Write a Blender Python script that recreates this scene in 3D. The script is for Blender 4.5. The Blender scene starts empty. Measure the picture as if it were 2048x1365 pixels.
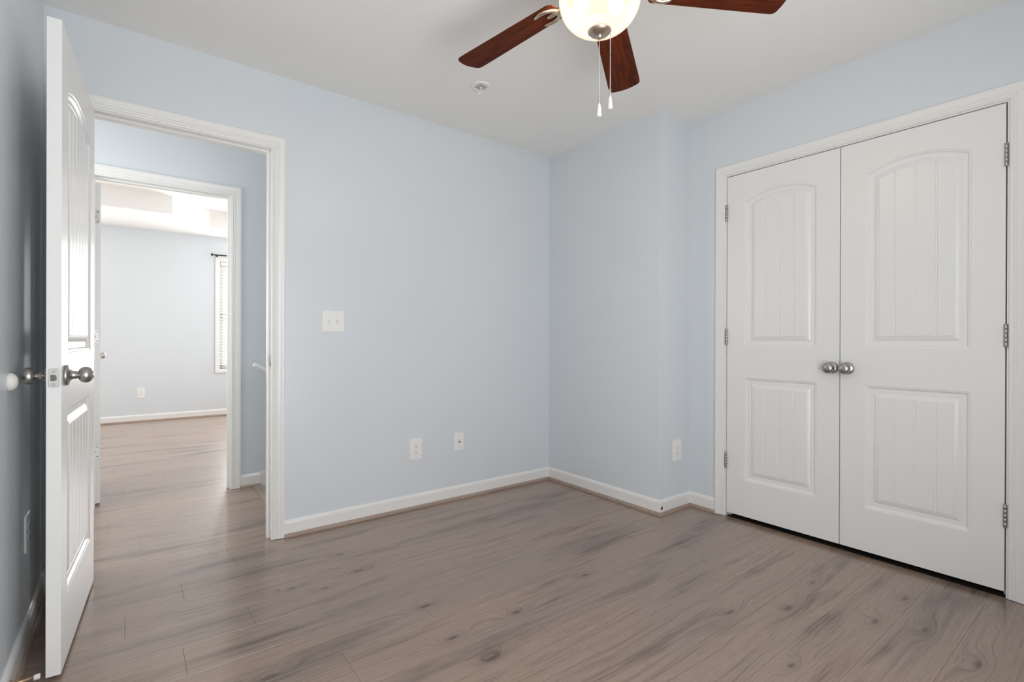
import bpy, bmesh, math, random
from mathutils import Vector, Matrix, geometry
random.seed(7)
scn = bpy.context.scene
COL = scn.collection
PI = math.pi
R = math.radians

# ------------------------------------------------------------------ camera, world, lights, exposure
CAMZ, TH, PT, RL, FPX = 1.0493, 0.65662, -0.00127, 0.00317, 995.685
fw = Vector((math.sin(TH)*math.cos(PT), math.cos(TH)*math.cos(PT), math.sin(PT)))
rt = Vector((math.cos(TH), -math.sin(TH), 0.0))
up = rt.cross(fw)
r2 = rt*math.cos(RL) + up*math.sin(RL)
u2 = -rt*math.sin(RL) + up*math.cos(RL)
cd = bpy.data.cameras.new('camera')
cam = bpy.data.objects.new('camera', cd); COL.objects.link(cam)
m = Matrix((r2, u2, -fw)).transposed().to_4x4(); m.translation = (0, 0, CAMZ)
cam.matrix_world = m
cd.sensor_width = 36.0; cd.lens = FPX/2048*36.0; cd.clip_start = 0.02
scn.camera = cam

w = bpy.data.worlds.new('sky'); scn.world = w; w.use_nodes = True
w.node_tree.nodes['Background'].inputs[0].default_value = (0.86, 0.93, 1.0, 1)
w.node_tree.nodes['Background'].inputs[1].default_value = 2.2

def area(name, loc, rot, sx, sy, watts, color):
    l = bpy.data.lights.new(name, 'AREA'); l.shape = 'RECTANGLE'; l.size = sx; l.size_y = sy
    l.energy = watts; l.color = color
    o = bpy.data.objects.new(name, l); COL.objects.link(o); o.location = loc; o.rotation_euler = rot
    return o
# daylight arriving through the window behind the camera and the far bedroom window, plus added unseen fill lights
area('daylight_front_window', (0.66, -0.47, 1.02), (R(-109), 0, PI), 1.30, 1.84, 35, (0.98, 0.985, 1.0))
area('added_fill_far_left', (-2.66, 5.9, 1.4), (R(90), 0, R(-90)), 1.7, 1.45, 30, (1.0, 0.99, 0.98))  # added to brighten the far bedroom; this wall has no window
area('added_fill_far_right', (2.06, 6.3, 1.4), (R(90), 0, R(90)), 1.5, 1.45, 18, (1.0, 0.99, 0.98))  # second added bedroom fill, in front of a solid wall
area('added_fill_far_back_left', (-1.45, 7.86, 1.4), (R(-90), 0, 0), 1.0, 1.5, 38, (1.0, 0.99, 0.98))  # added out of view to send light through both doorways
area('daylight_far_back_right', (1.58, 7.86, 1.4), (R(-90), 0, 0), 0.62, 1.45, 42, (1.0, 0.99, 0.98))
area('added_fill_hall_left', (-1.10, 3.45, 1.45), (R(62), 0, R(-90)), 0.85, 1.5, 25, (1.0, 0.99, 0.97))  # added light at the left end of the hall, no window there
area('added_fill_stairwell', (3.36, 3.45, 1.45), (R(78), 0, R(90)), 0.8, 1.3, 20, (1.0, 0.99, 0.97))  # added to lift the right side of the hall, no window there

scn.view_settings.view_transform = 'Standard'
scn.view_settings.look = 'None'
scn.view_settings.exposure = 0.0
scn.view_settings.gamma = 1.0
scn.view_settings.use_curve_mapping = False
scn.cycles.use_denoising = True
scn.cycles.max_bounces = 11
scn.cycles.diffuse_bounces = 7
scn.cycles.caustics_reflective = False
scn.cycles.sample_clamp_indirect = 6.0

# ------------------------------------------------------------------ helpers
def tag(o, label=None, cat=None, group=None, kind=None):
    if label: o['label'] = label
    if cat: o['category'] = cat
    if group: o['group'] = group
    if kind: o['kind'] = kind
    return o

def empty(name, loc, rotz=0.0):
    o = bpy.data.objects.new(name, None); COL.objects.link(o)
    o.location = loc; o.rotation_euler = (0, 0, rotz); o.empty_display_size = 0.05
    return o

class MB:
    def __init__(s): s.bm = bmesh.new()
    def v(s, p): return s.bm.verts.new(p)
    def f(s, vs, smooth=False, mi=0):
        try:
            q = s.bm.faces.new(vs); q.smooth = smooth; q.material_index = mi; return q
        except ValueError: return None
    def box(s, x0, x1, y0, y1, z0, z1, mi=0):
        V = [s.v((x, y, z)) for x in (x0, x1) for y in (y0, y1) for z in (z0, z1)]
        for q in ((0,1,3,2),(4,6,7,5),(0,4,5,1),(2,3,7,6),(0,2,6,4),(1,5,7,3)): s.f([V[i] for i in q], mi=mi)
        return s
    def bbox(s, x0, x1, y0, y1, z0, z1, b=0.002, seg=2):
        bm2 = bmesh.new(); bmesh.ops.create_cube(bm2, size=1.0)
        for q in bm2.verts: q.co = Vector(((x0+x1)/2+q.co.x*(x1-x0), (y0+y1)/2+q.co.y*(y1-y0), (z0+z1)/2+q.co.z*(z1-z0)))
        bmesh.ops.bevel(bm2, geom=bm2.edges[:], offset=b, segments=seg, profile=0.5, affect='EDGES')
        s.merge(bm2, True); return s
    def merge(s, bm2, smooth=False, mat=None):
        mp = {}
        for q in bm2.verts: mp[q] = s.v(mat @ q.co if mat else q.co)
        for q in bm2.faces: s.f([mp[k] for k in q.verts], smooth)
        bm2.free()
    def lathe(s, prof, org=(0,0,0), axis=(0,0,1), seg=40, smooth=True):
        org = Vector(org); ax = Vector(axis).normalized()
        a = ax.orthogonal().normalized(); b = ax.cross(a)
        rings = []
        for r, h in prof:
            if r < 1e-6: rings.append([s.v(org+ax*h)])
            else: rings.append([s.v(org+ax*h+(a*math.cos(2*PI*i/seg)+b*math.sin(2*PI*i/seg))*r) for i in range(seg)])
        for p, q in zip(rings, rings[1:]):
            for i in range(seg):
                j = (i+1) % seg
                if len(p) == 1 and len(q) == 1: continue
                if len(p) == 1: s.f([p[0], q[j], q[i]], smooth)
                elif len(q) == 1: s.f([p[i], p[j], q[0]], smooth)
                else: s.f([p[i], p[j], q[j], q[i]], smooth)
        return s
    def tube(s, pts, r, seg=12, cap=True):
        pts = [Vector(p) for p in pts]; rings = []; n = None
        for i, p in enumerate(pts):
            t = (pts[min(i+1, len(pts)-1)] - pts[max(i-1, 0)]).normalized()
            if n is None: n = t.orthogonal().normalized()
            else: n = (n - t*n.dot(t)).normalized()
            b = t.cross(n); rr = r[i] if isinstance(r, (list, tuple)) else r
            rings.append([s.v(p+(n*math.cos(2*PI*k/seg)+b*math.sin(2*PI*k/seg))*rr) for k in range(seg)])
        for p, q in zip(rings, rings[1:]):
            for k in range(seg):
                j = (k+1) % seg; s.f([p[k], p[j], q[j], q[k]], True)
        if cap: s.f(rings[0][::-1]); s.f(rings[-1])
        return s
    def sweep_u(s, prof, u0, u1, zb, zt, put):
        """a casing profile [(out from opening, thickness)] round the two sides and head of an opening; put(u, t, z) -> xyz"""
        secs = []
        for a, t in prof:
            secs.append([s.v(put(u, t, z)) for u, z in ((u0-a, zb), (u0-a, zt+a), (u1+a, zt+a), (u1+a, zb))])
        n = len(prof)
        for i in range(n-1):
            for k in range(3): s.f([secs[i][k], secs[i][k+1], secs[i+1][k+1], secs[i+1][k]])
        s.f([c[0] for c in secs]); s.f([c[3] for c in secs][::-1])
        return s
    def run(s, prof, path):
        """a moulding profile [(out from wall, z)] along a plan polyline; the room lies to the left of the direction of travel"""
        P = [Vector((x, y)) for x, y in path]; secs = []
        for i, p in enumerate(P):
            n = []
            if i > 0: d = (P[i]-P[i-1]).normalized(); n.append(Vector((-d.y, d.x)))
            if i < len(P)-1: d = (P[i+1]-P[i]).normalized(); n.append(Vector((-d.y, d.x)))
            if len(n) == 1: mv = n[0]
            else: mv = (n[0]+n[1]); mv = mv/(mv.dot(n[0]))
            secs.append([s.v((p.x+mv.x*o, p.y+mv.y*o, z)) for o, z in prof])
        m_ = len(prof)
        for a, b in zip(secs, secs[1:]):
            for k in range(m_):
                j = (k+1) % m_; s.f([a[k], b[k], b[j], a[j]])
        s.f(secs[0]); s.f(secs[-1][::-1])
        return s
    def build(s, name, mat, parent=None, loc=None, rotz=0.0, normals=True, smooth_angle=None):
        if normals: bmesh.ops.recalc_face_normals(s.bm, faces=s.bm.faces[:])
        me = bpy.data.meshes.new(name); s.bm.to_mesh(me); s.bm.free()
        for x in (mat if isinstance(mat, (list, tuple)) else [mat]): me.materials.append(x)
        o = bpy.data.objects.new(name, me); COL.objects.link(o)
        if parent is not None: o.parent = parent
        if loc is not None: o.location = loc
        o.rotation_euler = (0, 0, rotz)
        if smooth_angle is not None:
            for p in me.polygons: p.use_smooth = True
            me.set_sharp_from_angle(angle=smooth_angle)
        return o

# ------------------------------------------------------------------ materials
class NT:
    def __init__(s, name):
        s.m = bpy.data.materials.new(name); s.m.use_nodes = True; s.t = s.m.node_tree
        s.bsdf = s.t.nodes['Principled BSDF']; s.out = s.t.nodes['Material Output']
    def n(s, typ, **k):
        x = s.t.nodes.new(typ)
        for a, b in k.items(): setattr(x, a, b)
        return x
    def l(s, a, b): s.t.links.new(a, b)
    def put(s, sock, v):
        if hasattr(v, 'is_linked') or isinstance(v, bpy.types.NodeSocket): s.l(v, sock)
        else: sock.default_value = v
    def math(s, op, a, b=0.0, c=None, clamp=False):
        x = s.n('ShaderNodeMath', operation=op); x.use_clamp = clamp
        s.put(x.inputs[0], a); s.put(x.inputs[1], b)
        if c is not None: s.put(x.inputs[2], c)
        return x.outputs[0]
    def comb(s, x, y, z):
        q = s.n('ShaderNodeCombineXYZ'); s.put(q.inputs[0], x); s.put(q.inputs[1], y); s.put(q.inputs[2], z); return q.outputs[0]
    def sep(s, v):
        q = s.n('ShaderNodeSeparateXYZ'); s.l(v, q.inputs[0]); return q.outputs
    def noise(s, vec, scale=1.0, detail=2.0, rough=0.5, dist=0.0):
        q = s.n('ShaderNodeTexNoise'); s.l(vec, q.inputs['Vector']); q.inputs['Scale'].default_value = scale
        q.inputs['Detail'].default_value = detail; q.inputs['Roughness'].default_value = rough; q.inputs['Distortion'].default_value = dist
        return q.outputs['Fac']
    def ramp(s, f, a, b, lo=0.0, hi=1.0):
        q = s.n('ShaderNodeMapRange'); q.interpolation_type = 'SMOOTHSTEP'
        s.l(f, q.inputs[0]); q.inputs[1].default_value = a; q.inputs[2].default_value = b; q.inputs[3].default_value = lo; q.inputs[4].default_value = hi
        return q.outputs[0]
    def mix(s, f, a, b, typ='MIX'):
        q = s.n('ShaderNodeMix', data_type='RGBA', blend_type=typ)
        s.put(q.inputs[0], f); s.put(q.inputs[6], a); s.put(q.inputs[7], b); return q.outputs[2]
    def bump(s, h, strength=0.1, dist=0.001):
        q = s.n('ShaderNodeBump'); q.inputs['Strength'].default_value = strength; q.inputs['Distance'].default_value = dist
        s.l(h, q.inputs['Height']); s.l(q.outputs[0], s.bsdf.inputs['Normal'])
    def set(s, color=None, rough=None, metal=None, spec=None):
        if color is not None: s.put(s.bsdf.inputs['Base Color'], color if not isinstance(color, tuple) else (*color, 1))
        if rough is not None: s.put(s.bsdf.inputs['Roughness'], rough)
        if metal is not None: s.bsdf.inputs['Metallic'].default_value = metal
        if spec is not None: s.bsdf.inputs['Specular IOR Level'].default_value = spec
    def pos(s): return s.n('ShaderNodeNewGeometry').outputs['Position']
    def obj(s): return s.n('ShaderNodeTexCoord').outputs['Object']

def paint(name, col, rough, spec=0.5, tex=300.0, strength=0.12, var=0.02):
    q = NT(name); p = q.pos()
    n1 = q.noise(p, 1.7, 3)
    k = q.math('MULTIPLY_ADD', n1, 2*var, 1.0-var)
    vm = q.n('ShaderNodeVectorMath', operation='SCALE'); vm.inputs[0].default_value = col; q.l(k, vm.inputs['Scale'])
    q.set(vm.outputs[0], rough, 0.0, spec)
    q.bump(q.noise(p, tex, 2), strength, 0.0006)
    return q.m

M_wall = paint('blue_grey_wall_paint', (0.670, 0.708, 0.738), 0.31, 0.5, 260, 0.05)
M_ceil = paint('white_ceiling_paint', (0.87, 0.86, 0.835), 0.8, 0.2, 180, 0.2)
M_trim = paint('white_gloss_trim_paint', (0.80, 0.795, 0.775), 0.28, 0.5, 40, 0.015, 0.01)
M_door = paint('white_gloss_door_paint', (0.80, 0.795, 0.775), 0.31, 0.5, 40, 0.015, 0.01)
M_plastic = paint('white_plastic', (0.84, 0.83, 0.80), 0.3, 0.5, 50, 0.0, 0.005)
M_rubber = paint('off_white_rubber', (0.74, 0.72, 0.68), 0.55, 0.4, 50, 0.0, 0.01)
M_dark = paint('dark_slot', (0.05, 0.05, 0.05), 0.6, 0.3, 50, 0.0, 0.01)
M_black = paint('black_metal', (0.02, 0.02, 0.022), 0.4, 0.5, 50, 0.0, 0.01)

def metal(name, col, rough, brush=0.0):
    q = NT(name); n = q.noise(q.obj(), 60, 3)
    q.set(col, q.math('MULTIPLY_ADD', n, 0.12, rough-0.06), 1.0)
    if brush:
        x, y, z = q.sep(q.obj())
        q.bump(q.noise(q.comb(q.math('MULTIPLY', x, 40.0), q.math('MULTIPLY', y, 40.0), q.math('MULTIPLY', z, 900.0)), 1.0, 1), brush, 0.0003)
    return q.m
M_nickel = metal('brushed_nickel', (0.42, 0.40, 0.375), 0.30, 0.15)
M_nickel_pale = metal('satin_nickel_pale', (0.66, 0.64, 0.60), 0.34, 0.1)
M_brass = metal('spring_brass', (0.62, 0.45, 0.30), 0.35)
M_latch = metal('latch_nickel', (0.46, 0.45, 0.43), 0.42)
M_bracket = metal('nickel_painted_lamplight', (0.62, 0.52, 0.40), 0.32)  # nickel with the warm glow of the bowl put into its colour
M_steel = metal('chain_steel', (0.78, 0.76, 0.74), 0.2)

# knots seen in the planks: x, y
KNOTS = [(0.817, 2.438, .8), (0.548, 2.224, .7), (0.66, 2.144, .7), (0.829, 2.216, .9), (0.93, 1.76, 1.2), (1.189, 1.508, 1.0), (0.906, 1.513, .9),
         (0.954, 1.338, .9), (2.357, 0.913, .8), (2.058, 0.882, 1.3), (2.512, 0.627, 1.0), (2.216, 0.644, 1.0), (2.30, 0.515, 1.0),
         (2.188, 0.355, 1.1), (1.846, 1.008, .9), (0.351, 1.681, 1.2), (1.70, 0.72, .8), (1.62, 1.56, .7)]
def floor_mat():
    q = NT('grey_brown_oak_vinyl_planks')
    at = q.n('ShaderNodeAttribute', attribute_name='plank'); rr, rg, rb = q.sep(at.outputs['Vector'])
    P = q.pos(); px, py, pz = q.sep(P)
    x = q.math('MULTIPLY_ADD', rr, 37.0, px); y = q.math('MULTIPLY_ADD', rg, 11.0, py)
    bumpsum = None; core = None
    for kx, ky, s in KNOTS:
        d = q.n('ShaderNodeVectorMath', operation='SUBTRACT'); q.l(P, d.inputs[0]); d.inputs[1].default_value = (kx, ky, 0)
        e = q.n('ShaderNodeVectorMath', operation='MULTIPLY'); q.l(d.outputs[0], e.inputs[0]); e.inputs[1].default_value = (1/(.085*s), 1/(.030*s), 0)
        t = q.n('ShaderNodeVectorMath', operation='DOT_PRODUCT'); q.l(e.outputs[0], t.inputs[0]); q.l(e.outputs[0], t.inputs[1])
        g = q.math('POWER', 2.718, q.math('MULTIPLY', t.outputs['Value'], -1.0))
        c = q.math('POWER', 2.718, q.math('MULTIPLY', t.outputs['Value'], -14.0))
        bumpsum = g if bumpsum is None else q.math('ADD', bumpsum, g)
        core = c if core is None else q.math('ADD', core, c)
    n1 = q.noise(q.comb(q.math('MULTIPLY', x, 1.6), q.math('MULTIPLY', y, 7.0), rb), 1.0, 2)
    F = q.math('ADD', q.math('MULTIPLY_ADD', n1, 0.07, y), q.math('MULTIPLY', bumpsum, 0.055))
    rings = q.noise(q.comb(q.math('MULTIPLY', F, 95.0), q.math('MULTIPLY', x, 1.1), rr), 1.0, 3, 0.6)
    fine = q.noise(q.comb(q.math('MULTIPLY', x, 14.0), q.math('MULTIPLY', F, 420.0), rb), 1.0, 2, 0.6)
    streak = q.noise(q.comb(q.math('MULTIPLY', x, 1.25), q.math('MULTIPLY', F, 8.0), q.math('MULTIPLY', rb, 9.0)), 1.0, 3, 0.55)
    broad = q.noise(q.comb(q.math('MULTIPLY', x, 0.8), q.math('MULTIPLY', y, 3.0), rr), 1.0, 1)
    dark = q.math('ADD', q.ramp(streak, 0.50, 0.72, 0.0, 0.60), q.ramp(rings, 0.47, 0.66, 0.0, 0.32))
    dark = q.math('ADD', dark, q.ramp(fine, 0.48, 0.70, 0.0, 0.30))
    dark = q.math('ADD', dark, q.math('MULTIPLY', bumpsum, 0.22))
    dark = q.math('ADD', dark, q.math('MULTIPLY', core, 0.75), clamp=True)
    base = q.mix(q.ramp(broad, 0.35, 0.65), (0.365, 0.252, 0.190, 1), (0.325, 0.235, 0.184, 1))
    base = q.mix(q.ramp(fine, 0.25, 0.45, 0.25, 0.0), base, (0.49, 0.375, 0.30, 1))
    col = q.mix(dark, base, (0.095, 0.057, 0.037, 1))
    k = q.math('MULTIPLY_ADD', rg, 0.22, 0.89)
    vm = q.n('ShaderNodeVectorMath', operation='SCALE'); q.l(col, vm.inputs[0]); q.l(k, vm.inputs['Scale'])
    q.set(vm.outputs[0], q.math('MULTIPLY_ADD', fine, 0.12, 0.33), 0.0, 0.42)
    q.bsdf.inputs['Coat Weight'].default_value = 0.6; q.bsdf.inputs['Coat Roughness'].default_value = 0.16; q.bsdf.inputs['Coat IOR'].default_value = 1.7
    q.bump(q.math('ADD', fine, q.math('MULTIPLY', rings, 0.5)), 0.10, 0.0005)
    return q.m
M_floor = floor_mat()

def wood(name, c1, c2, rough, fx=2.0, fy=60.0, axis='x'):
    q = NT(name); x, y, z = q.sep(q.obj())
    if axis == 'y': x, y = y, x
    n1 = q.noise(q.comb(q.math('MULTIPLY', x, fx), q.math('MULTIPLY', y, fy), q.math('MULTIPLY', z, fy)), 1.0, 4, 0.6, 0.6)
    n2 = q.noise(q.comb(q.math('MULTIPLY', x, fx*9), q.math('MULTIPLY', y, fy*6), z), 1.0, 2)
    f = q.math('ADD', q.ramp(n1, 0.35, 0.7, 0.0, 0.75), q.ramp(n2, 0.45, 0.8, 0.0, 0.25), clamp=True)
    q.set(q.mix(f, (*c1, 1), (*c2, 1)), rough, 0.0, 0.06)
    return q.m
M_blade = wood('mahogany_fan_blade', (0.115, 0.026, 0.010), (0.036, 0.008, 0.004), 0.55)
M_shoe = wood('brown_vinyl_shoe_moulding', (0.40, 0.31, 0.255), (0.29, 0.215, 0.175), 0.45, 3.0, 90.0)
M_tread = wood('oak_vinyl_tread', (0.34, 0.28, 0.235), (0.22, 0.175, 0.145), 0.4, 60.0, 4.0)

def bowl_mat():
    q = NT('lit_alabaster_glass')
    n = q.noise(q.obj(), 9.0, 3, 0.55, 1.2)
    col = q.mix(q.ramp(n, 0.3, 0.7), (1.0, 0.90, 0.76, 1), (1.0, 0.95, 0.86, 1))
    t = q.n('ShaderNodeBsdfTranslucent'); q.l(col, t.inputs[0])
    tr = q.n('ShaderNodeBsdfTransparent'); tr.inputs[0].default_value = (1.0, 0.97, 0.92, 1)
    e = q.n('ShaderNodeEmission'); q.l(q.mix(q.ramp(n, 0.3, 0.7), (1.0, 0.84, 0.66, 1), (1.0, 0.90, 0.76, 1)), e.inputs[0]); e.inputs[1].default_value = 0.36
    m1 = q.n('ShaderNodeMixShader'); m1.inputs[0].default_value = 0.03; q.l(tr.outputs[0], m1.inputs[1]); q.l(t.outputs[0], m1.inputs[2])
    k = q.n('ShaderNodeMixShader'); k.inputs[0].default_value = 0.30; q.l(m1.outputs[0], k.inputs[1]); q.l(e.outputs[0], k.inputs[2])
    a = q.n('ShaderNodeAddShader'); q.l(k.outputs[0], a.inputs[0]); q.l(e.outputs[0], a.inputs[1]); q.l(a.outputs[0], q.out.inputs[0])
    return q.m
M_bowl = bowl_mat()

# ------------------------------------------------------------------ room dimensions
XC, YA, XB1, YJ, XB2, YD, H = -0.281, 2.827, 2.535, 1.828, 2.844, -0.48, 2.438
YA2, YH, YH2, YF, HF = 2.942, 3.955, 4.070, 7.892, 2.450
EX0, EX1, EZ = -0.155, 0.592, 2.0465           # entry opening, jamb face to jamb face
FX0, FX1, FZ = -0.174, 0.565, 2.052            # doorway across the hall
CY0, CY1, CZ = 0.377, 1.582, 2.0330            # closet opening
JT = 0.016
DROP = -1.7                                    # how far the stairwell goes down
def S(name, mb, mat, label=None, cat=None, parent=None, **k):
    o = mb.build(name, mat, parent, **k)
    if parent is None: tag(o, label, cat, None, 'structure')
    return o

# floor: planks of 0.178 x 1.21 m running along x
def make_floor():
    mb = MB(); lay = mb.bm.faces.layers.float_vector.new('plank') if hasattr(mb.bm.faces.layers, 'float_vector') else None
    Wp, L, Y0 = 0.178, 1.21, 2.911
    off = {0: .39, 2: .18, 3: -.008, 4: .373, 7: .567, 8: 1.20, 10: 1.72, 13: 1.908}
    regs = [(XC-.05, XB2+.004, YD-.05, YA2), (-1.25, 0.735, YA2, YH), (-2.65, 2.05, YH, YF+.02)]
    vals = []
    for (x0, x1, y0, y1) in regs:
        ka = int(math.floor((Y0-y1)/Wp))-1; kb = int(math.ceil((Y0-y0)/Wp))+1
        for k in range(ka, kb+1):
            b = Y0-k*Wp; a = b-Wp; a2, b2 = max(a, y0), min(b, y1)
            if b2-a2 < 1e-4: continue
            rs = random.Random(k*31+5); o = off.get(k, rs.random()*L)
            i = math.floor((x0-o)/L)
            while o+i*L < x1:
                c, d = max(o+i*L, x0), min(o+(i+1)*L, x1)
                if d-c > 1e-4:
                    rp = random.Random((k*1009+i*77) & 0xffff); val = (rp.random(), rp.random(), rp.random())
                    g = 0.0006
                    xa = c+(g if c > x0 else 0); xb = d-(g if d < x1 else 0); ya = a2+(g if a2 > y0 else 0); yb = b2-(g if b2 < y1 else 0)
                    top = [mb.v(p) for p in ((xa, ya, 0), (xb, ya, 0), (xb, yb, 0), (xa, yb, 0))]
                    bot = [mb.v(p) for p in ((c, a2, -.0012), (d, a2, -.0012), (d, b2, -.0012), (c, b2, -.0012))]
                    for q in ([top] + [[bot[j], bot[(j+1) % 4], top[(j+1) % 4], top[j]] for j in range(4)]):
                        mb.f(q); vals.append(val)
                i += 1
    n_top = len(vals)
    for (x0, x1, y0, y1) in regs:
        before = len(mb.bm.faces); mb.box(x0, x1, y0, y1, -0.12, -0.0015); vals += [(.5, .5, .5)]*(len(mb.bm.faces)-before)
    o = mb.build('floor', M_floor, normals=False)
    at = o.data.attributes.new('plank', 'FLOAT_VECTOR', 'FACE')
    for i, v in enumerate(vals): at.data[i].vector = v
    tag(o, 'grey brown oak-look plank floor running through room, hall and far bedroom', 'floor', None, 'structure')
make_floor()
M_closet_shade = paint('closet_floor_painted_shade', (0.035, 0.030, 0.028), .9, .1, 400, .6, .1)  # near black stands in for the shade in the gap under the doors
b = MB(); b.box(XB2+.0045, 3.45, YD-.05, YJ, -.12, -.003); S('floor_closet', b, M_closet_shade, 'closet floor coloured near black for the shade under the doors', 'floor')

# walls of this room
b = MB(); b.box(XC-.12, XC, YD-.12, YA, -.05, H); S('wall_left', b, M_wall, 'blue grey wall at the left edge, behind the open door', 'wall')
b = MB()
b.box(-1.3, EX0-JT, YA, YA2, -.05, H); b.box(EX1+JT, 0.735, YA, YA2, -.05, H); b.box(0.735, 3.55, YA, YA2, DROP, H); b.box(EX0-JT, EX1+JT, YA, YA2, EZ+JT, H)
S('wall_back', b, M_wall, 'blue grey wall with the open doorway and the light switch', 'wall')
b = MB(); b.box(XB1, 3.55, YJ, YA, -.05, H); S('wall_corner', b, M_wall, 'blue grey wall that steps out beside the closet', 'wall')
b = MB()
b.box(XB2, XB2+.115, CY1+JT, YJ, -.05, H); b.box(XB2, XB2+.115, YD-.12, CY0-JT, -.05, H); b.box(XB2, XB2+.115, CY0-JT, CY1+JT, CZ+JT, H)
S('wall_right', b, M_wall, 'blue grey wall around the white closet doors', 'wall')
b = MB(); b.box(3.45, 3.55, YD-.12, YJ, -.05, H); b.box(XB2+.115, 3.45, YD-.12, YD, -.05, H)
S('wall_closet', b, M_wall, 'inner wall of the closet', 'wall')
b = MB(); wx0, wx1, wz0, wz1 = 0.00, 1.32, 0.10, 1.96
b.box(XC-.12, wx0, YD-.12, YD, -.05, H); b.box(wx1, XB2, YD-.12, YD, -.05, H); b.box(wx0, wx1, YD-.12, YD, -.05, wz0); b.box(wx0, wx1, YD-.12, YD, wz1, H)
S('wall_front', b, M_wall, 'blue grey wall with a window behind the viewer', 'wall')
b = MB(); b.box(XC-.12, 3.55, YD-.12, YA2, H, H+.12); b.box(-1.3, 3.55, YA2, YH2, H, H+.12)
S('ceiling', b, M_ceil, 'flat white ceiling with the fan', 'ceiling')
# hall and the bedroom across it
b = MB()
b.box(-2.7, FX0-JT, YH, YH2, -.05, HF+.4); b.box(FX1+JT, 0.735, YH, YH2, -.05, HF+.4); b.box(0.735, 3.55, YH, YH2, DROP, HF+.4); b.box(FX0-JT, FX1+JT, YH, YH2, FZ+JT, HF+.4)
S('wall_hall', b, M_wall, 'blue grey hall wall around the second doorway', 'wall')
b = MB(); b.box(-1.3, -1.18, YA2, YH, -.05, H); b.box(3.43, 3.55, YA2, YH, DROP, H); b.box(0.6, 3.55, YA2, YH, DROP-.1, DROP); b.box(.60, .735, YA2, YH, DROP, -.13)
S('wall_stairwell', b, M_wall, 'end walls of the hall and stairwell', 'wall')
b = MB(); fx0, fx1, fz0, fz1 = 0.997, 1.90, 0.645, 2.125
b.box(-2.7, fx0, YF, YF+.12, -.05, HF+.4); b.box(fx1, 2.1, YF, YF+.12, -.05, HF+.4); b.box(fx0, fx1, YF, YF+.12, -.05, fz0); b.box(fx0, fx1, YF, YF+.12, fz1, HF+.4)
S('wall_far', b, M_wall, 'pale blue wall at the back of the far bedroom', 'wall')
b = MB(); b.box(-2.82, -2.7, YH, YF+.12, -.05, HF+.4); S('wall_far_left', b, M_wall, 'left wall of the far bedroom', 'wall')
b = MB(); b.box(2.1, 2.22, YH, YF+.12, -.05, HF+.4); S('wall_far_right', b, M_wall, 'right wall of the far bedroom', 'wall')
def far_ceiling():
    b = MB()
    outer = [(-2.7, YH2), (2.1, YH2), (2.1, YF), (-2.7, YF)]
    hole = [(-1.9, 4.9), (1.45, 4.9), (1.45, 7.20), (0.80, 7.20), (0.39, 6.74), (-1.9, 6.74)]
    allp = outer+hole
    tris = geometry.tessellate_polygon([[Vector((*p, 0)) for p in outer], [Vector((*p, 0)) for p in hole]])
    V = [b.v((*p, HF)) for p in allp]
    for t in tris: b.f([V[i] for i in t])
    U = [b.v((*p, HF+.20)) for p in hole]; n = len(hole)
    for i in range(n): b.f([V[4+i], V[4+(i+1) % n], U[(i+1) % n], U[i]])
    b.f(U)
    b.box(-2.7, 2.1, YH2, YF, HF+.30, HF+.42)
    S('ceiling_far', b, M_ceil, 'white tray ceiling of the far bedroom', 'ceiling')
far_ceiling()

# ------------------------------------------------------------------ casings and jambs
CAS = [(0, 0), (0, .0078), (.0045, .0098), (.0085, .0085), (.0105, .0072), (.0125, .0092), (.018, .0108), (.0205, .0085), (.0225, .0108),
       (.030, .0118), (.036, .0128), (.042, .0150), (.048, .0168), (.053, .0168), (.056, .0155), (.0575, .0135), (.0575, 0)]
def opening(name, u0, u1, zt, put, depth, label, stop, both=True):
    """casing (the object itself) with the jamb as its part"""
    rv = 0.007
    b = MB(); b.sweep_u(CAS, u0-rv, u1+rv, 0.002, zt+rv, lambda u, t, z: put(u, -t, z))
    if both: b.sweep_u(CAS, u0-rv, u1+rv, 0.002, zt+rv, lambda u, t, z: put(u, depth+t, z))
    o = b.build(name, M_trim, smooth_angle=R(25)); tag(o, label, 'door casing', None, 'structure')
    j = MB()
    pr = [(0, -.001), (0, depth+.001), (JT, depth+.001), (JT, -.001)]
    def loop(a): return [(u0-a, 0.001), (u0-a, zt+a), (u1+a, zt+a), (u1+a, 0.001)]
    def bars(a0, a1, t0, t1):
        q = [[j.v(put(u, t, z)) for u, z in loop(a)] for a, t in ((a0, t0), (a0, t1), (a1, t1), (a1, t0))]
        for i in range(4):
            for k in range(3): j.f([q[i][k], q[i][k+1], q[(i+1) % 4][k+1], q[(i+1) % 4][k]])
        j.f([c[0] for c in q]); j.f([c[3] for c in q][::-1])
    bars(0, JT-.0005, 0.0, depth)
    if stop: bars(-.011, -.0002, stop[0], stop[1])
    j.build('jamb', M_trim, o)
    return o
T1 = opening('trim_1', EX0, EX1, EZ, lambda u, t, z: (u, YA+t, z), .115, 'white moulded casing around the open doorway', (.038, .070))
T2 = opening('trim_2', FX0, FX1, FZ, lambda u, t, z: (u, YH+t, z), .115, 'white moulded casing of the doorway across the hall', (.045, .077))
T3 = opening('trim_3', CY0, CY1, CZ, lambda u, t, z: (XB2+t, u, z), .115, 'white moulded casing around the double closet doors', (.038, .070), both=False)
# strike plate in the entry jamb
b = MB(); b.bbox(EX1-.0022, EX1+.001, YA+.004, YA+.030, .909, .966, .001)
sp = b.build('strike_plate', M_nickel, T1); tag(sp, 'small nickel strike plate')

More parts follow.
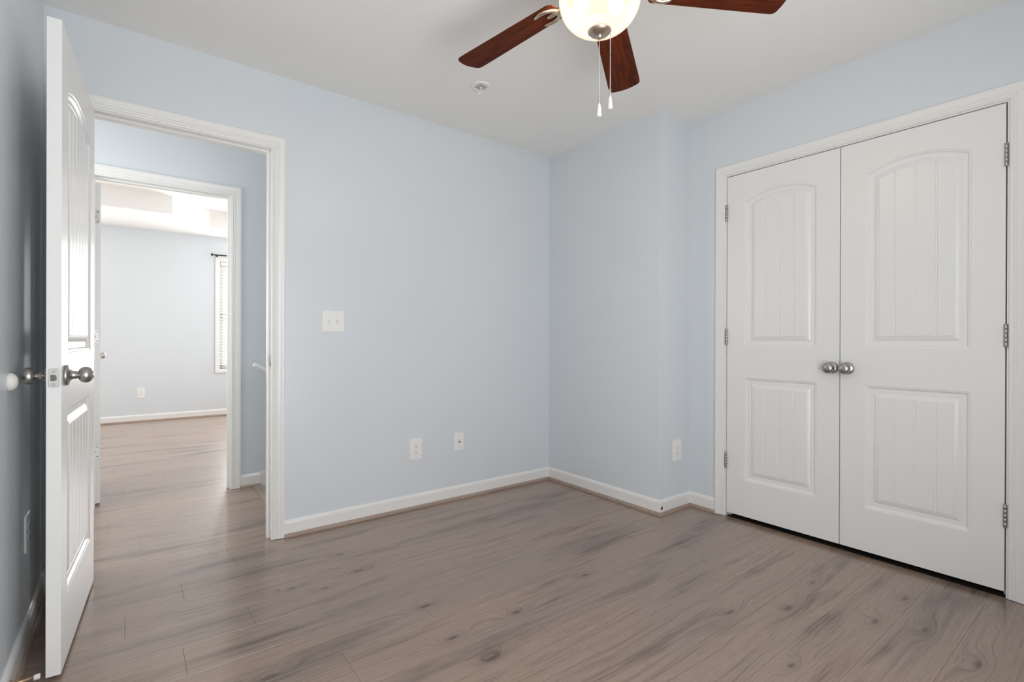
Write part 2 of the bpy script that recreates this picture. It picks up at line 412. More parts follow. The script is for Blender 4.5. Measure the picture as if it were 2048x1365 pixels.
# ------------------------------------------------------------------ baseboards and shoe mouldings
BASE = [(0, .0), (.0115, .0), (.0115, .0715), (.0095, .0805), (.006, .0868), (.003, .0895), (0, .0897)]
SHOE = [(.0116, 0.0)] + [(.0116+.0125*math.cos(i*PI/12), .0005+.0185*math.sin(i*PI/12)) for i in range(7)]
cas_o = 0.007+.0575
runs = {
 'baseboard_back': ([(XB1, YA), (EX1+cas_o, YA)], 'white baseboard under the light switch wall'),
 'baseboard_right': ([(XB2, CY1+cas_o), (XB2, YJ), (XB1, YJ), (XB1, YA)], 'white baseboard around the stepped wall corner'),
 'baseboard_left': ([(EX0-cas_o, YA), (XC, YA), (XC, YD)], 'white baseboard on the left wall behind the open door'),
 'baseboard_front': ([(XC, YD), (XB2, YD), (XB2, CY0-cas_o)], 'white baseboard behind the viewer'),
 'baseboard_far': ([(2.1, YH2+.0), (2.1, YF), (-2.7, YF), (-2.7, YH2)], 'white baseboard of the far bedroom'),
 'baseboard_hall': ([(0.755, YH), (FX1+cas_o, YH)], 'white baseboard beside the stairs in the hall'),
}
shoe_paths = {'baseboard_hall': [(0.752, YH), (FX1+cas_o, YH)]}
for i, (nm, (path, lab)) in enumerate(runs.items()):
    b = MB(); b.run(BASE, path)
    S(nm, b, M_trim, lab, 'baseboard')
    b = MB(); b.run(SHOE, shoe_paths.get(nm, path))
    S('trim_%d' % (4+i), b, M_shoe, 'brown quarter round strip along the ' + lab, 'moulding', smooth_angle=R(40))

b = MB()
o = [(0.7555, -.02), (0.7555, .0897), (1.02, .0897), (1.9, -.50), (1.9, -.80), (1.30, -.40)]
f0 = [b.v((x, YH-.0005, z)) for x, z in o]; f1 = [b.v((x, YH-.0112, z)) for x, z in o]
b.f(f0); b.f(f1[::-1])
for i in range(6): b.f([f0[i], f0[(i+1) % 6], f1[(i+1) % 6], f1[i]])
S('trim_10', b, M_trim, 'white skirt board along the stairs in the hall', 'skirting')
# ------------------------------------------------------------------ doors
PROF = [(0, 0), (.0022, -.0022), (.0060, -.0028), (.0085, -.0040), (.0120, -.0095), (.0140, -.0115), (.018, -.0118), (.031, -.0112), (.0322, -.0128), (.0345, -.0126),
        (.041, -.0090), (.049, -.0055), (.0555, -.0042), (.0575, -.0024)]
def door_bm(Wd, Hd, T, ngroove):
    b = MB(); l, r = .105, Wd-.105
    panels = [(.210, .810, None), (.992, 1.840, .047)]
    def top(d, pz, arch, x):
        if arch is None: return pz-d
        a = (r-l)/2; Rr = (a*a+arch*arch)/(2*arch); zc = pz+arch-Rr; cx = (l+r)/2
        return zc+math.sqrt((Rr-d)**2-(x-cx)**2)
    fd = .0575; fw_ = r-l-2*fd
    gs = [fw_/2+(i-(ngroove-1)/2)*(fw_/(ngroove+.55)) for i in range(ngroove)]
    marks = {0.0: 0, fw_: 0}
    for g in gs:
        for o, dp in ((-.0050, 0), (-.0024, -.0042), (.0024, -.0042), (.0050, 0)): marks[g+o] = dp
    xs = sorted(marks); extra = []
    for p, q in zip(xs, xs[1:]):
        if q-p > .012:
            k = int((q-p)/.012); extra += [p+(q-p)*(i+1)/(k+1) for i in range(k)]
    for e in extra: marks[e] = 0
    xs = sorted(marks); ts = [x/fw_ for x in xs]; dep = [marks[x] for x in xs]; n = len(ts)
    for side in (0, 1):
        def Y(h): return h if side == 0 else -T-h
        holes2d, outer_rings = [], []
        for zb, zt, arch in panels:
            rings = []
            for d, h in PROF:
                X = [l+d+t*(r-l-2*d) for t in ts]
                last = (d, h) == PROF[-1]
                bot = [b.v((x, Y(h+(dep[i] if last else 0)), zb+d)) for i, x in enumerate(X)]
                tp = [b.v((x, Y(h+(dep[i] if last else 0)), top(d, zt, arch, x))) for i, x in enumerate(X)]
                rings.append((bot, tp))
            for (b0, t0), (b1, t1) in zip(rings, rings[1:]):
                for i in range(n-1):
                    b.f([b0[i], b0[i+1], b1[i+1], b1[i]]); b.f([t0[i+1], t0[i], t1[i], t1[i+1]])
                b.f([t0[0], b0[0], b1[0], t1[0]]); b.f([b0[-1], t0[-1], t1[-1], b1[-1]])
            bb, tt = rings[-1]
            for i in range(n-1): b.f([bb[i], bb[i+1], tt[i+1], tt[i]])
            outer_rings.append(rings[0][0]+rings[0][1][::-1])
        rect = [b.v((x, Y(0), z)) for x, z in ((0, 0), (Wd, 0), (Wd, Hd), (0, Hd))]
        loops = [rect]+outer_rings; flat = [v for lp in loops for v in lp]
        tris = geometry.tessellate_polygon([[Vector((v.co.x, v.co.z, 0)) for v in lp] for lp in loops])
        for t in tris: b.f([flat[i] for i in t])
        if side == 0: front = rect
        else: back = rect
    for i in range(4): b.f([front[i], front[(i+1) % 4], back[(i+1) % 4], back[i]])
    bmesh.ops.recalc_face_normals(b.bm, faces=b.bm.faces[:])
    return b
T = 0.035
def make_door(name, Wd, Hd, ng, loc, rotz, label):
    o = door_bm(Wd, Hd, T, ng).build(name, M_door, None, loc, rotz, normals=False, smooth_angle=R(22))
    tag(o, label, 'door', None, 'structure'); return o
KNOB = [(0, 0), (.0320, 0), (.0332, .0025), (.0325, .0085), (.0295, .0098), (.0225, .0110), (.0165, .0145), (.0132, .0190), (.0125, .0225), (.0125, .0285),
        (.0108, .0290), (.0108, .0320), (.0150, .0335), (.0205, .0368), (.0248, .0425), (.0262, .0490), (.0256, .0550), (.0232, .0610), (.0185, .0660), (.0120, .0690), (.0085, .0692), (0, .0692)]
KNOBC = [(0, 0), (.0285, 0), (.0300, .0025), (.0290, .0070), (.0240, .0092), (.0150, .0120), (.0115, .0160), (.0110, .0260), (.0160, .0285), (.0230, .0320), (.0278, .0390), (.0285, .0450), (.0262, .0530), (.0205, .0590), (.0120, .0622), (0, .0632)]
def knob(door, x, z, side, prof=KNOB, lab=None, mat=None, button=None):
    k = MB(); y = 0.0 if side > 0 else -T
    k.lathe(prof, (x, y, z), (0, side, 0), 48)
    o = k.build('door_knob', mat or M_nickel, door)
    if lab: tag(o, lab)
    if button == 'pin':
        p = MB(); p.lathe([(0, .0685), (.0065, .0685), (.0050, .0730), (.0030, .0765), (.0022, .0790), (0, .0795)], (x, y, z), (0, side, 0), 20)
        p.build('lock_button', M_nickel, o)
    if button == 'slot':
        p = MB(); p.lathe([(.0105, .0685), (.0105, .0712), (.0085, .0716), (0, .0716)], (x, y, z), (0, side, 0), 24)
        p.build('lock_cover', M_nickel_pale, o)
    return o
def hinge(door, x, y, z, leaf=None):
    """butt hinge seen as knuckle barrel with ball tips and the edge of a leaf"""
    k = MB(); h = .089
    for i in range(5):
        z0 = z-h/2+i*h/5
        k.lathe([(0, 0.0004), (.0056, .0004), (.0062, .0012), (.0062, h/5-.0012), (.0056, h/5-.0004), (0, h/5-.0004)], (x, y, z0), (0, 0, 1), 16)
    k.lathe([(.0058, 0), (.0062, .001), (.0045, .0035), (0, .0042)], (x, y, z+h/2), (0, 0, 1), 16)
    k.lathe([(.0058, 0), (.0062, .001), (.0045, .0035), (0, .0042)], (x, y, z-h/2), (0, 0, -1), 16)
    o = k.build('hinge', M_nickel, door)
    return o

# entry door, open past the left wall
D1 = make_door('door_1', .7285, 2.022, 5, (-.1166, 2.7945, .0125), R(-93.69), 'white two panel door standing open against the left wall')
knob(D1, .7285-.062, .921, 1, KNOB, 'dark nickel knob facing the room', None, 'slot')
knob(D1, .7285-.062, .921, -1, KNOB, 'dark nickel knob facing the wall', None, 'pin')
def rrect(w_, h_, r_, n=6):
    out = []
    for cx, cz, a0 in ((w_/2-r_, h_/2-r_, 0), (-w_/2+r_, h_/2-r_, 90), (-w_/2+r_, -h_/2+r_, 180), (w_/2-r_, -h_/2+r_, 270)):
        for i in range(n+1):
            a = R(a0+90*i/n); out.append((cx+r_*math.cos(a), cz+r_*math.sin(a)))
    return out
def plate(mb, outline, put, h, bev=.0008):
    """a thin plate: outline in (u, z), put(u, h, z) -> xyz, raised h with a small chamfer"""
    n = len(outline)
    mx = max(abs(u) for u, z in outline); mz = max(abs(z) for u, z in outline)
    r0 = [mb.v(put(u, 0, z)) for u, z in outline]; r1 = [mb.v(put(u, h-bev, z)) for u, z in outline]
    r2_ = [mb.v(put(u*(mx-bev)/mx, h, z*(mz-bev)/mz)) for u, z in outline]
    for p, q in ((r0, r1), (r1, r2_)):
        for i in range(n): mb.f([p[i], p[(i+1) % n], q[(i+1) % n], q[i]])
    mb.f(r2_); mb.f(r0[::-1]); return mb
LZ = .917
b = MB(); plate(b, rrect(.0255, .0575, .0055), lambda u, h, z: (.7285-.0003+h, -.0175+u, LZ+z), .0016, .0005)
lp = b.build('latch_plate', M_latch, D1); tag(lp, 'satin latch plate in the edge of the open door')
b = MB()
arc = [(-.0080, -.0095), (.0000, -.0095)]+[(.0000+.0085*math.cos(R(-90+18*i)), .0095*math.sin(R(-90+18*i))) for i in range(1, 10)]+[(.0000, .0095), (-.0080, .0095)]
n_ = len(arc)
lo = [b.v((.7285+.0008, -.0175+u, LZ+z)) for u, z in arc]; hi = [b.v((.7285+.0016+.0075*min(1, max(0, (u+.0080)/.014)), -.0175+u, LZ+z)) for u, z in arc]
for i in range(n_): b.f([lo[i], lo[(i+1) % n_], hi[(i+1) % n_], hi[i]])
b.f(hi); b.build('latch_bolt', M_nickel, lp)
for s in (1, -1):
    b = MB(); b.lathe([(0, 0), (.0040, 0), (.0040, .0006), (.0030, .0012), (.0012, .0008), (0, .0002)], (.7285+.0009, -.0175, LZ+s*.0205), (1, 0, 0), 16)
    b.build('screw', M_nickel, lp)
for z in (.25, 1.02, 1.80): hinge(D1, -.006, -T-.003, z)

# closet doors
D2 = make_door('door_2', .5955, 2.0018, 3, (XB2, .3820, .0262), R(90), 'right hand white closet door with arched plank panel')
D3 = make_door('door_3', .5955, 2.0018, 3, (XB2+T, 1.5770, .0262), R(-90), 'left hand white closet door with arched plank panel')
knob(D2, .5955-.031, .889, 1, KNOBC)
b = MB(); b.lathe([(0, 0), (.0022, 0), (.0022, .0015), (0, .0015)], (.5955-.031+.006, .0535, .889+.0165), (0, .75, .66), 12)
b.build('lock_hole', M_dark, D2)
knob(D3, .5955-.036, .889, -1, KNOBC)
for z in (1.815-.0258, 1.075-.0258, .337-.0258):
    hinge(D2, -.0025, .0050, z); hinge(D3, -.0025, -T-.0050, z)

# door across the hall, opened into the far bedroom
D4 = make_door('door_4', .715, 2.022, 5, (-.174, 4.080, .0125), R(95.45), 'white door folded back inside the bedroom across the hall')
knob(D4, .715-.06, .918, -1, KNOB, 'pale satin knob', M_nickel_pale)
for z in (1.82-.0125, 1.065-.0125, .338-.0125):
    b = MB(); plate(b, [(u, q) for u, q in rrect(.030, .089, .012)], lambda u, h, q, z=z: (-h, -.0145+u*.9, z+q), .0016, .0004)
    hp = b.build('hinge', M_latch, D4)
    b = MB()
    for s, u in ((-.030, -.006), (0, .004), (.030, -.006)): b.lathe([(0, .0017), (.0032, .0017), (.0028, .0022), (0, .0022)], (0, -.0145+u, z+s), (-1, 0, 0), 12)
    b.build('screw', M_dark, hp)

# ------------------------------------------------------------------ wall plates
def outlet(loc, rotz, w_, h_, label, lit=True, group='wall outlets'):
    """local: x right along wall, -y out of the wall"""
    o = empty('wall_outlet', loc, rotz); tag(o, label, 'outlet', group)
    b = MB(); plate(b, rrect(w_, h_, .004), lambda u, h, z: (u, -h, z), .0055, .0020); b.build('cover_plate', M_plastic, o)
    for s in (1, -1):
        oc = [(math.copysign(min(abs(.0172*math.cos(a)*1.0), .0172), math.cos(a)), max(-.0120, min(.0120, .0172*math.sin(a)))) for a in [2*PI*i/32 for i in range(32)]]
        b = MB(); plate(b, oc, lambda u, h, z: (u, -.0050-h, s*.0195+z), .0022, .0006); rc = b.build('receptacle', M_plastic, o)
        b = MB()
        b.box(-.0078, -.0058, -.00735, -.0068, s*.0195-.0005, s*.0195+.0085); b.box(.0056, .0076, -.00735, -.0068, s*.0195+.0005, s*.0195+.0080)
        b.lathe([(0, .0068), (.0027, .0068), (.0027, .00735), (0, .00735)], (0, 0, s*.0195-.0065), (0, -1, 0), 14)
        b.build('slots', M_dark, rc)
    b = MB(); b.lathe([(0, .0052), (.0035, .0052), (.0030, .0066), (0, .0070)], (0, 0, 0), (0, -1, 0), 14); b.build('screw', M_plastic, o)
    return o
outlet((1.4225, YA, .368), 0, .083, .130, 'white outlet plate low on the wall between doorway and cable plate')
outlet((2.7075, YJ, .3685), 0, .083, .131, 'white outlet plate on the narrow wall step beside the closet')
outlet((XC, 2.41, .375), R(90), .083, .130, 'white outlet plate on the left wall behind the open door')
outlet((.1305, YF, .362), 0, .080, .126, 'white outlet plate seen through both doorways on the far bedroom wall')
o = empty('cable_outlet', (1.737, YA, .3765)); tag(o, 'narrow white plate with a round cable jack, nearest the room corner', 'outlet')
b = MB(); plate(b, rrect(.072, .118, .004), lambda u, h, z: (u, -h, z), .0055, .0020); b.build('cover_plate', M_plastic, o)
b = MB(); b.lathe([(0, .005), (.0075, .005), (.0075, .0075), (.0052, .0078), (.0052, .0150), (.0035, .0150), (.0035, .010), (0, .010)], (0, 0, 0), (0, -1, 0), 6, False); jk = b.build('jack', M_nickel, o); tag(jk, 'grey metal threaded jack')
for s in (1, -1):
    b = MB(); b.lathe([(0, .0053), (.0035, .0053), (.0030, .0066), (0, .0070)], (0, 0, s*.042), (0, -1, 0), 14); b.build('screw', M_nickel_pale, o)
o = empty('light_switch', (.9105, YA, 1.1525)); tag(o, 'white double toggle switch plate beside the open doorway', 'switch')
b = MB(); plate(b, rrect(.124, .120, .004), lambda u, h, z: (u, -h, z), .0055, .0022); b.build('cover_plate', M_plastic, o)
for u, s in ((-.023, -1), (.023, 1)):
    b = MB(); b.box(u-.0052, u+.0052, -.0062, -.0050, -.012, .012); b.build('toggle_slot', M_rubber, o)
    b = MB(); a = R(28*s); 
    V = [b.v((u+x*(.0046 if y < .01 else .0038), -.0055-y*math.cos(a)+0, y*math.sin(a)+z*(.0055 if y < .01 else .0042))) for y in (0.0, .014) for x, z in ((-1, -1), (1, -1), (1, 1), (-1, 1))]
    for q in ((0, 1, 2, 3), (7, 6, 5, 4), (0, 4, 5, 1), (1, 5, 6, 2), (2, 6, 7, 3), (3, 7, 4, 0)): b.f([V[i] for i in q])
    b.build('toggle', M_plastic, o)
    for zz in (.030, -.030):
        b = MB(); b.lathe([(0, .0053), (.0032, .0053), (.0028, .0064), (0, .0067)], (u, 0, zz), (0, -1, 0), 12); b.build('screw', M_plastic, o)

# ------------------------------------------------------------------ small things on the walls
b = MB(); b.lathe([(.0245, 0), (.0265, .002), (.0262, .006), (.0240, .012), (.0195, .0170), (.012, .0208), (.005, .0222), (0, .0224)], (0, 0, 0), (1, 0, 0), 40)
o = b.build('door_bumper', M_rubber, None, (XC, 2.068, .922)); tag(o, 'off white rubber dome stuck on the left wall behind the door knob', 'door bumper')
o = empty('door_stop', (XC+.0115, 2.019, .050)); tag(o, 'brass rod door stop with white tip on the left baseboard', 'door stop')
b = MB(); b.lathe([(0, 0), (.0125, 0), (.0120, .003), (.0070, .0055), (.0050, .008), (.0042, .010), (.0042, .052), (0, .052)], (0, 0, 0), (1, 0, 0), 20); b.build('rod', M_brass, o)
b = MB(); b.lathe([(0, .0505), (.0070, .0505), (.0078, .052), (.0078, .0625), (.0065, .0645), (0, .0648)], (0, 0, 0), (1, 0, 0), 20); b.build('rubber_tip', M_rubber, o)
o = empty('cable_grommet', (2.5395, YJ-.0115, .043)); tag(o, 'small black round cable hole in the baseboard at the wall corner', 'grommet')
b = MB(); b.lathe([(.0048, .0), (.0088, 0), (.0088, .0018), (.0078, .0026), (.0050, .0026), (.0048, .0008)], (0, 0, 0), (0, -1, 0), 24); b.build('ring', M_black, o)
b = MB(); b.lathe([(0, .0007), (.0049, .0007), (.0049, .0002), (0, .0002)], (0, 0, 0), (0, -1, 0), 20); b.build('cable_end', M_nickel, o)

# ------------------------------------------------------------------ stairs and handrail in the hall
b = MB()
b.bbox(.700, .760, YA2+.001, YH-.0005, -.006, .006, .004)
for i in range(7):
    z = -.19*(i+1); x = .735+.245*i
    b.box(x, x+.27, YA2+.001, YH-.001, z-.03, z); b.box(x-.001, x+.014, YA2+.001, YH-.001, z, z+.16+(.03 if i == 0 else 0.0))
o = b.build('stairs', M_tread); tag(o, 'brown stair edge dropping away at the right of the hall', 'stairs', None, 'structure')
o = empty('handrail', (.70, YH, .86)); tag(o, 'white round handrail sloping down the hall wall behind the door frame', 'handrail')
b = MB(); yr = -.058; sl = -.66
pts = [(-.002, yr, .016), (.004, yr, .012), (.020, yr, .001)]+[(.02+.12*i, yr, .001+sl*.12*i) for i in range(1, 17)]
b.tube(pts, [.010, .0165]+[.0185]*17, 20); b.build('rail', M_trim, o)
for i in (2, 9):
    b = MB(); x = .02+.12*i; z = .001+sl*.12*i
    b.tube([(x, 0, z-.07), (x, -.03, z-.068), (x, yr, z-.045), (x, yr, z-.014)], .006, 10); b.lathe([(0, 0), (.03, 0), (.03, .004), (0, .005)], (x, 0, z-.07), (0, -1, 0), 20); b.build('bracket', M_nickel_pale, o)

# ------------------------------------------------------------------ far bedroom window, blind and rod
WC = [(0, 0), (0, .010), (.008, .012), (.030, .013), (.045, .017), (.055, .017), (.0575, .014), (.0575, 0)]
b = MB(); z0, z1, x0, x1 = fz0+.002, fz1-.002, fx0+.002, fx1-.002
secs = []
for a, t in WC: secs.append([b.v((u, YF-t, z)) for u, z in ((x0-a, z0-a), (x0-a, z1+a), (x1+a, z1+a), (x1+a, z0-a))])
for p, q in zip(secs, secs[1:]):
    for k in range(4): b.f([p[k], p[(k+1) % 4], q[(k+1) % 4], q[k]])
o = b.build('window_1', M_trim, smooth_angle=R(30)); tag(o, 'white framed window of the far bedroom', 'window', None, 'structure')
b = MB()
for a0, a1, c0, c1 in ((fx0, fx0+.045, fz0, fz1), (fx1-.045, fx1, fz0, fz1), (fx0, fx1, fz0, fz0+.05), (fx0, fx1, fz1-.045, fz1), (fx0, fx1, (fz0+fz1)/2-.02, (fz0+fz1)/2+.02)):
    b.box(a0, a1, YF+.055, YF+.095, c0, c1)
b.build('window_frame', M_plastic, o)
g = NT('window_glass'); tb = g.n('ShaderNodeBsdfTransparent'); gl = g.n('ShaderNodeBsdfGlossy'); gl.inputs['Roughness'].default_value = .02
mx = g.n('ShaderNodeMixShader'); mx.inputs[0].default_value = .06; g.l(tb.outputs[0], mx.inputs[1]); g.l(gl.outputs[0], mx.inputs[2]); g.l(mx.outputs[0], g.out.inputs[0])
b = MB(); b.box(fx0+.04, fx1-.04, YF+.070, YF+.074, fz0+.045, fz1-.04); b.build('pane', g.m, o)
o = empty('window_blind', ((fx0+fx1)/2, YF+.025, fz1)); tag(o, 'white horizontal blind in the far bedroom window', 'blind')
hw = (fx1-fx0)/2-.008
b = MB(); b.bbox(-hw, hw, -.022, .022, -.055, -.004, .003); b.build('headrail', M_plastic, o)
b = MB(); zz = -.075
while zz > fz0-fz1+.05:
    for s in (0,):
        V = [b.v(p) for p in ((-hw, -.019, zz-.016), (hw, -.019, zz-.016), (hw, .019, zz+.016), (-hw, .019, zz+.016), (-hw, -.019, zz-.013), (hw, -.019, zz-.013), (hw, .019, zz+.019), (-hw, .019, zz+.019))]
        for q in ((3, 2, 1, 0), (4, 5, 6, 7), (0, 1, 5, 4), (1, 2, 6, 5), (2, 3, 7, 6), (3, 0, 4, 7)): b.f([V[i] for i in q])
    zz -= .042
b.build('slats', M_plastic, o)
b = MB(); b.bbox(-hw, hw, -.022, .022, fz0-fz1+.012, fz0-fz1+.03, .003); b.build('bottom_rail', M_plastic, o)
for x in (-hw+.10, 0, hw-.10):
    b = MB(); b.box(x-.0012, x+.0012, -.0236, -.0226, fz0-fz1+.03, -.05); b.build('ladder_cord', M_plastic, o)
o = empty('curtain_rod', (.905, YF, 2.199)); tag(o, 'thin black curtain rod above the far bedroom window', 'curtain rod')
b = MB(); b.tube([(.0, -.07, 0), (1.10, -.07, 0)], .008, 12); b.build('rod', M_black, o)
for x, s in ((0, -1), (1.10, 1)):
    b = MB(); b.lathe([(0, -.004), (.009, -.004), (.012, .0), (.020, .006), (.021, .012), (.012, .020), (0, .024)], (x, -.07, 0), (s, 0, 0), 16); b.build('finial', M_black, o)
for x in (.055, 1.045):
    b = MB(); b.tube([(x, 0, -.004), (x, -.07, -.004)], .005, 8); b.lathe([(0, 0), (.016, 0), (.016, .004), (0, .005)], (x, 0, -.004), (0, -1, 0), 16); b.build('bracket', M_black, o)
# window frame of the wall behind the viewer
b = MB()
for a0, a1, c0, c1 in ((wx0, wx0+.045, wz0, wz1), (wx1-.045, wx1, wz0, wz1), (wx0, wx1, wz0, wz0+.05), (wx0, wx1, wz1-.045, wz1)):
    b.box(a0, a1, YD-.10, YD-.06, c0, c1)
o = b.build('window_2', M_plastic); tag(o, 'white window frame in the wall behind the viewer', 'window', None, 'structure')

# ------------------------------------------------------------------ ceiling hook
o = empty('ceiling_hook', (1.5225, 2.2585, H)); tag(o, 'white swag hook on a scalloped round plate in the ceiling', 'hook')
b = MB(); n = 96; rings = []
for rad, z, sc in ((.052, 0, 1), (.052, -.004, 1), (.049, -.0075, 1), (.045, -.0080, 1), (.041, -.0055, .5), (.036, -.0050, 0), (.010, -.0048, 0)):
    rings.append([b.v(((rad+sc*.0020*math.cos(24*2*PI*i/n))*math.cos(2*PI*i/n), (rad+sc*.0020*math.cos(24*2*PI*i/n))*math.sin(2*PI*i/n), z)) for i in range(n)])
for p, q in zip(rings, rings[1:]):
    for i in range(n): b.f([p[i], p[(i+1) % n], q[(i+1) % n], q[i]], True)
b.f(rings[-1]); b.build('scalloped_plate', M_plastic, o)
M_grey = paint('grey_plate', (0.46, 0.455, 0.44), .5, .4, 50, 0, .01)
b = MB()
a_ = -TH
dv = [Vector((math.cos(a_), math.sin(a_), 0))*.0355, Vector((-math.sin(a_), math.cos(a_), 0))*.0355]
dm = [dv[0], dv[1], -dv[0], -dv[1]]
t0 = [b.v(p+Vector((0, 0, -.0045))) for p in dm]; t1 = [b.v(p*.94+Vector((0, 0, -.0085))) for p in dm]
for i in range(4): b.f([t0[i], t0[(i+1) % 4], t1[(i+1) % 4], t1[i]])
b.f(t1); dp = b.build('diamond_plate', M_grey, o); tag(dp, 'grey diamond plate')
b = MB(); 
sx = Vector((math.cos(a_), math.sin(a_), 0))
hk = [Vector((0, 0, -.008)), Vector((0, 0, -.022)), Vector((0, 0, -.028))]
for i in range(11):
    a = R(0-200*i/10); hk.append(sx*(-.0075+.0075*math.cos(a))+Vector((0, 0, -.034+.0105*math.sin(a))))
b.lathe([(0, .0082), (.008, .0082), (.0075, .012), (.004, .014), (0, .014)], (0, 0, 0), (0, 0, -1), 16)
b.tube(hk, .0028, 10); b.build('hook', M_plastic, o)
b = MB(); b.lathe([(0, .0084), (.0022, .0084), (.0022, .0092), (0, .0092)], tuple(sx*.0125), (0, 0, -1), 10); b.build('screw', M_black, o)

# ------------------------------------------------------------------ ceiling fan
FX, FY, ZB = 1.2412, 1.1386, 2.236
fan = empty('ceiling_fan', (FX, FY, H)); tag(fan, 'ceiling fan with five dark wood blades and a lit glass bowl', 'ceiling fan')
d0 = ZB-H
b = MB(); b.lathe([(0, 0), (.072, 0), (.074, -.012), (.068, -.035), (.045, -.055), (.030, -.060), (0, -.060)], (0, 0, 0), (0, 0, 1), 40); b.build('canopy', M_nickel_pale, fan)
b = MB(); b.lathe([(0, -.058), (.050, -.060), (.095, -.075), (.118, -.100), (.122, -.140), (.112, -.165), (.085, -.180), (.080, -.196), (.100, -.205), (.112, -.215), (.112, -.226), (0, -.226)], (0, 0, 0), (0, 0, 1), 48); b.build('motor_housing', M_nickel_pale, fan)
zc = 2.186-H
b = MB(); prof = [(.126, .034), (.131, .026), (.134, .012), (.1345, 0)]
for i in range(1, 19):
    a = PI/2*i/18; prof.append((.1345*math.cos(a)**.92 if i < 18 else .004, -.111*math.sin(a)**1.02))
inn = [(max(r_-.004, .003), h_*(.965 if h_ < 0 else 1)) for r_, h_ in prof][::-1]
b.lathe([(r_, zc+h_) for r_, h_ in prof]+[(r_, zc+h_) for r_, h_ in inn], (0, 0, 0), (0, 0, 1), 64); bowl = b.build('light_bowl', M_bowl, fan)
M_cap = metal('bronze_nickel_cap', (0.50, 0.42, 0.33), .38)
b = MB(); b.lathe([(.036, zc-.1005), (.0395, zc-.1030), (.0385, zc-.1075), (.030, zc-.1150), (.016, zc-.1200), (.010, zc-.1225), (.0085, zc-.1270), (.0055, zc-.1310), (0, zc-.1320)], (0, 0, 0), (0, 0, 1), 40); b.build('finial', M_cap, fan)
def chain(dx, dy, ztop, zfob, nm_lab):
    b = MB(); z = ztop
    while z > zfob+.026:
        bm2 = bmesh.new(); bmesh.ops.create_icosphere(bm2, subdivisions=1, radius=.0019)
        b.merge(bm2, True, Matrix.Translation((dx, dy, z))); z -= .0046
    b.tube([(dx, dy, ztop), (dx, dy, zfob+.02)], .0006, 6)
    c = b.build('pull_chain', M_steel, fan); tag(c, nm_lab)
    b = MB(); b.lathe([(0, .027), (.0028, .027), (.0034, .024), (.0042, .004), (.0044, 0), (0, 0)], (dx, dy, zfob), (0, 0, 1), 16); b.build('ferrule', M_steel, c)
    b = MB(); b.lathe([(0, .001), (.0046, .001), (.0055, -.006), (.0080, -.032), (.0082, -.037), (.0065, -.0395), (0, -.0400)], (dx, dy, zfob), (0, 0, 1), 20); b.build('fob', M_plastic, c)
chain(0, 0, zc-.130, 1.836-H, 'longer chain hanging from the bowl centre')
chain(.0206+.006, -.0159+.0078-.016, zc-.112, 1.860-H, 'shorter chain at the right')
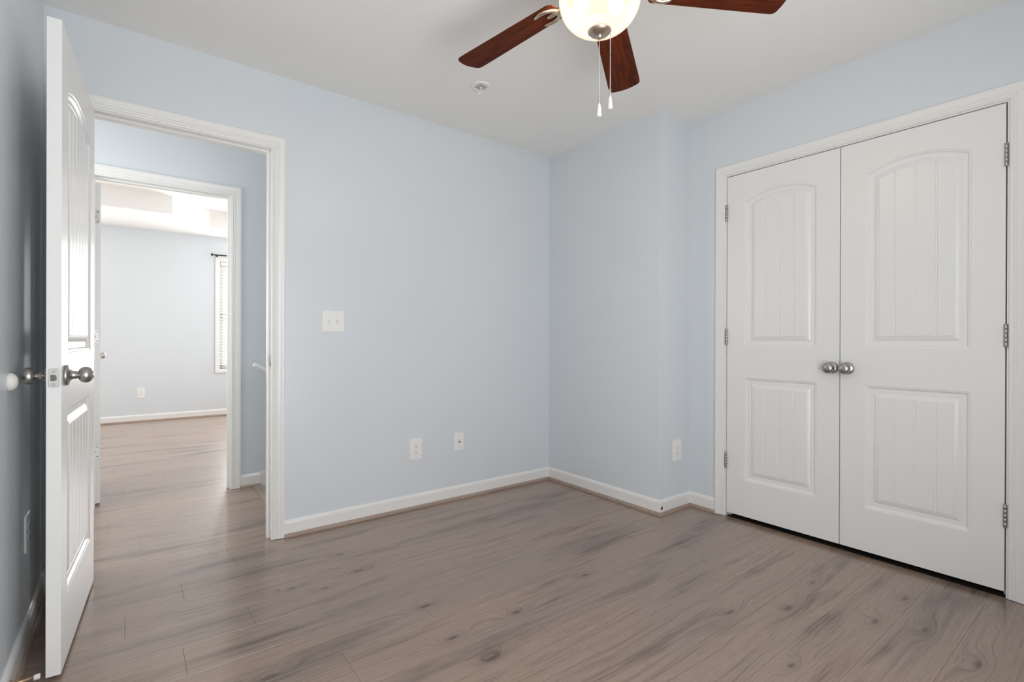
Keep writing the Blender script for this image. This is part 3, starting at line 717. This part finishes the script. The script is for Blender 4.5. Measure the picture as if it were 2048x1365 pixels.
# blades and their brackets
PITCH, DROOP = math.tan(-.176), -.096
def lift(x, y): return PITCH*y+DROOP*x
def blade_mesh():
    b = MB(); x0, x1 = .165, .612
    ol = []
    def hwid(x): return .054+(.0665-.054)*min(1, (x-x0)/.40)
    ys = 14
    out = []
    for i in range(13): out.append((x0+(x1-.030-x0)*i/12, hwid(x0+(x1-.030-x0)*i/12)))
    rc = .022
    cx = x1-rc-.006
    for i in range(1, 8):
        a = R(90-80*i/7); out.append((cx+rc*math.cos(a)*.9, .0665-rc+rc*math.sin(a)))
    for i in range(1, 5): 
        y = (.0665-rc+rc*math.sin(R(10)))*(1-i/4); out.append((cx+rc*.9*math.cos(R(10))+.008*(1-(y/.048)**2), y))
    full = out+[(x, -y) for x, y in out[-2::-1]]
    # rounded root corners
    full = [(x+(.012 if abs(x-x0) < 1e-6 else 0), y) for x, y in full]
    full = [(x0, .040)]+full+[(x0, -.040)]
    th = .0055
    top = [b.v((x, y, lift(x, y)+th/2)) for x, y in full]; bot = [b.v((x, y, lift(x, y)-th/2)) for x, y in full]
    n = len(full)
    for i in range(n): b.f([top[i], top[(i+1) % n], bot[(i+1) % n], bot[i]])
    b.f(top); b.f(bot[::-1]); return b
def iron_mesh():
    """cast bracket: neck from the motor, forked into two prongs under the blade"""
    b = MB()
    def P(x, y, o=0): return (x, y, lift(x, y)-.0055+o)
    b.tube([(.085, 0, .004), (.115, 0, -.002), (.140, 0, lift(.14, 0)-.004), (.165, 0, lift(.165, 0)-.006)], [.013, .011, .011, .010], 12)
    for s in (1, -1):
        pts = [(.158, 0), (.170, .016*s), (.180, .030*s), (.196, .040*s), (.216, .042*s), (.236, .037*s), (.246, .032*s)]
        b.tube([P(x, y) for x, y in pts], [.0085, .0085, .0085, .0085, .0080, .0065, .0030], 10)
    b.tube([P(.160, 0), P(.185, 0), P(.205, 0), P(.212, 0)], [.0095, .0090, .0075, .0035], 10)
    return b
bl0 = blade_mesh(); ir0 = iron_mesh()
bl_o = bl0.build('blade', M_blade, fan); ir_o = ir0.build('blade_bracket', M_bracket, fan)
tag(ir_o, None)
for k in range(5):
    a = 1.8116+k*2*PI/5
    for src in (bl_o, ir_o):
        o = src if k == 0 else src.copy()
        if k: COL.objects.link(o); o.parent = fan
        o.location = (0, 0, d0); o.rotation_euler = (0, 0, a)
# two lit bulbs inside the bowl
q = NT('lit_bulb_glass'); e = q.n('ShaderNodeEmission'); e.inputs[0].default_value = (1.0, 0.68, 0.40, 1); e.inputs[1].default_value = 150.0; q.l(e.outputs[0], q.out.inputs[0])
M_bulb = q.m
for dx, dy in ((-.045, .038), (.050, -.028)):
    b = MB(); b.lathe([(0, -.026), (.010, -.0245), (.019, -.018), (.0240, -.008), (.0245, .002), (.021, .013), (.014, .024), (.0125, .034), (0, .034)], (dx, dy, zc-.012), (0, 0, 1), 24)
    b.build('bulb', M_bulb, fan)
    b = MB(); b.lathe([(0, .0345), (.0125, .0345), (.0125, .055), (0, .055)], (dx, dy, zc-.012), (0, 0, 1), 20); b.build('bulb_socket', M_nickel_pale, fan)
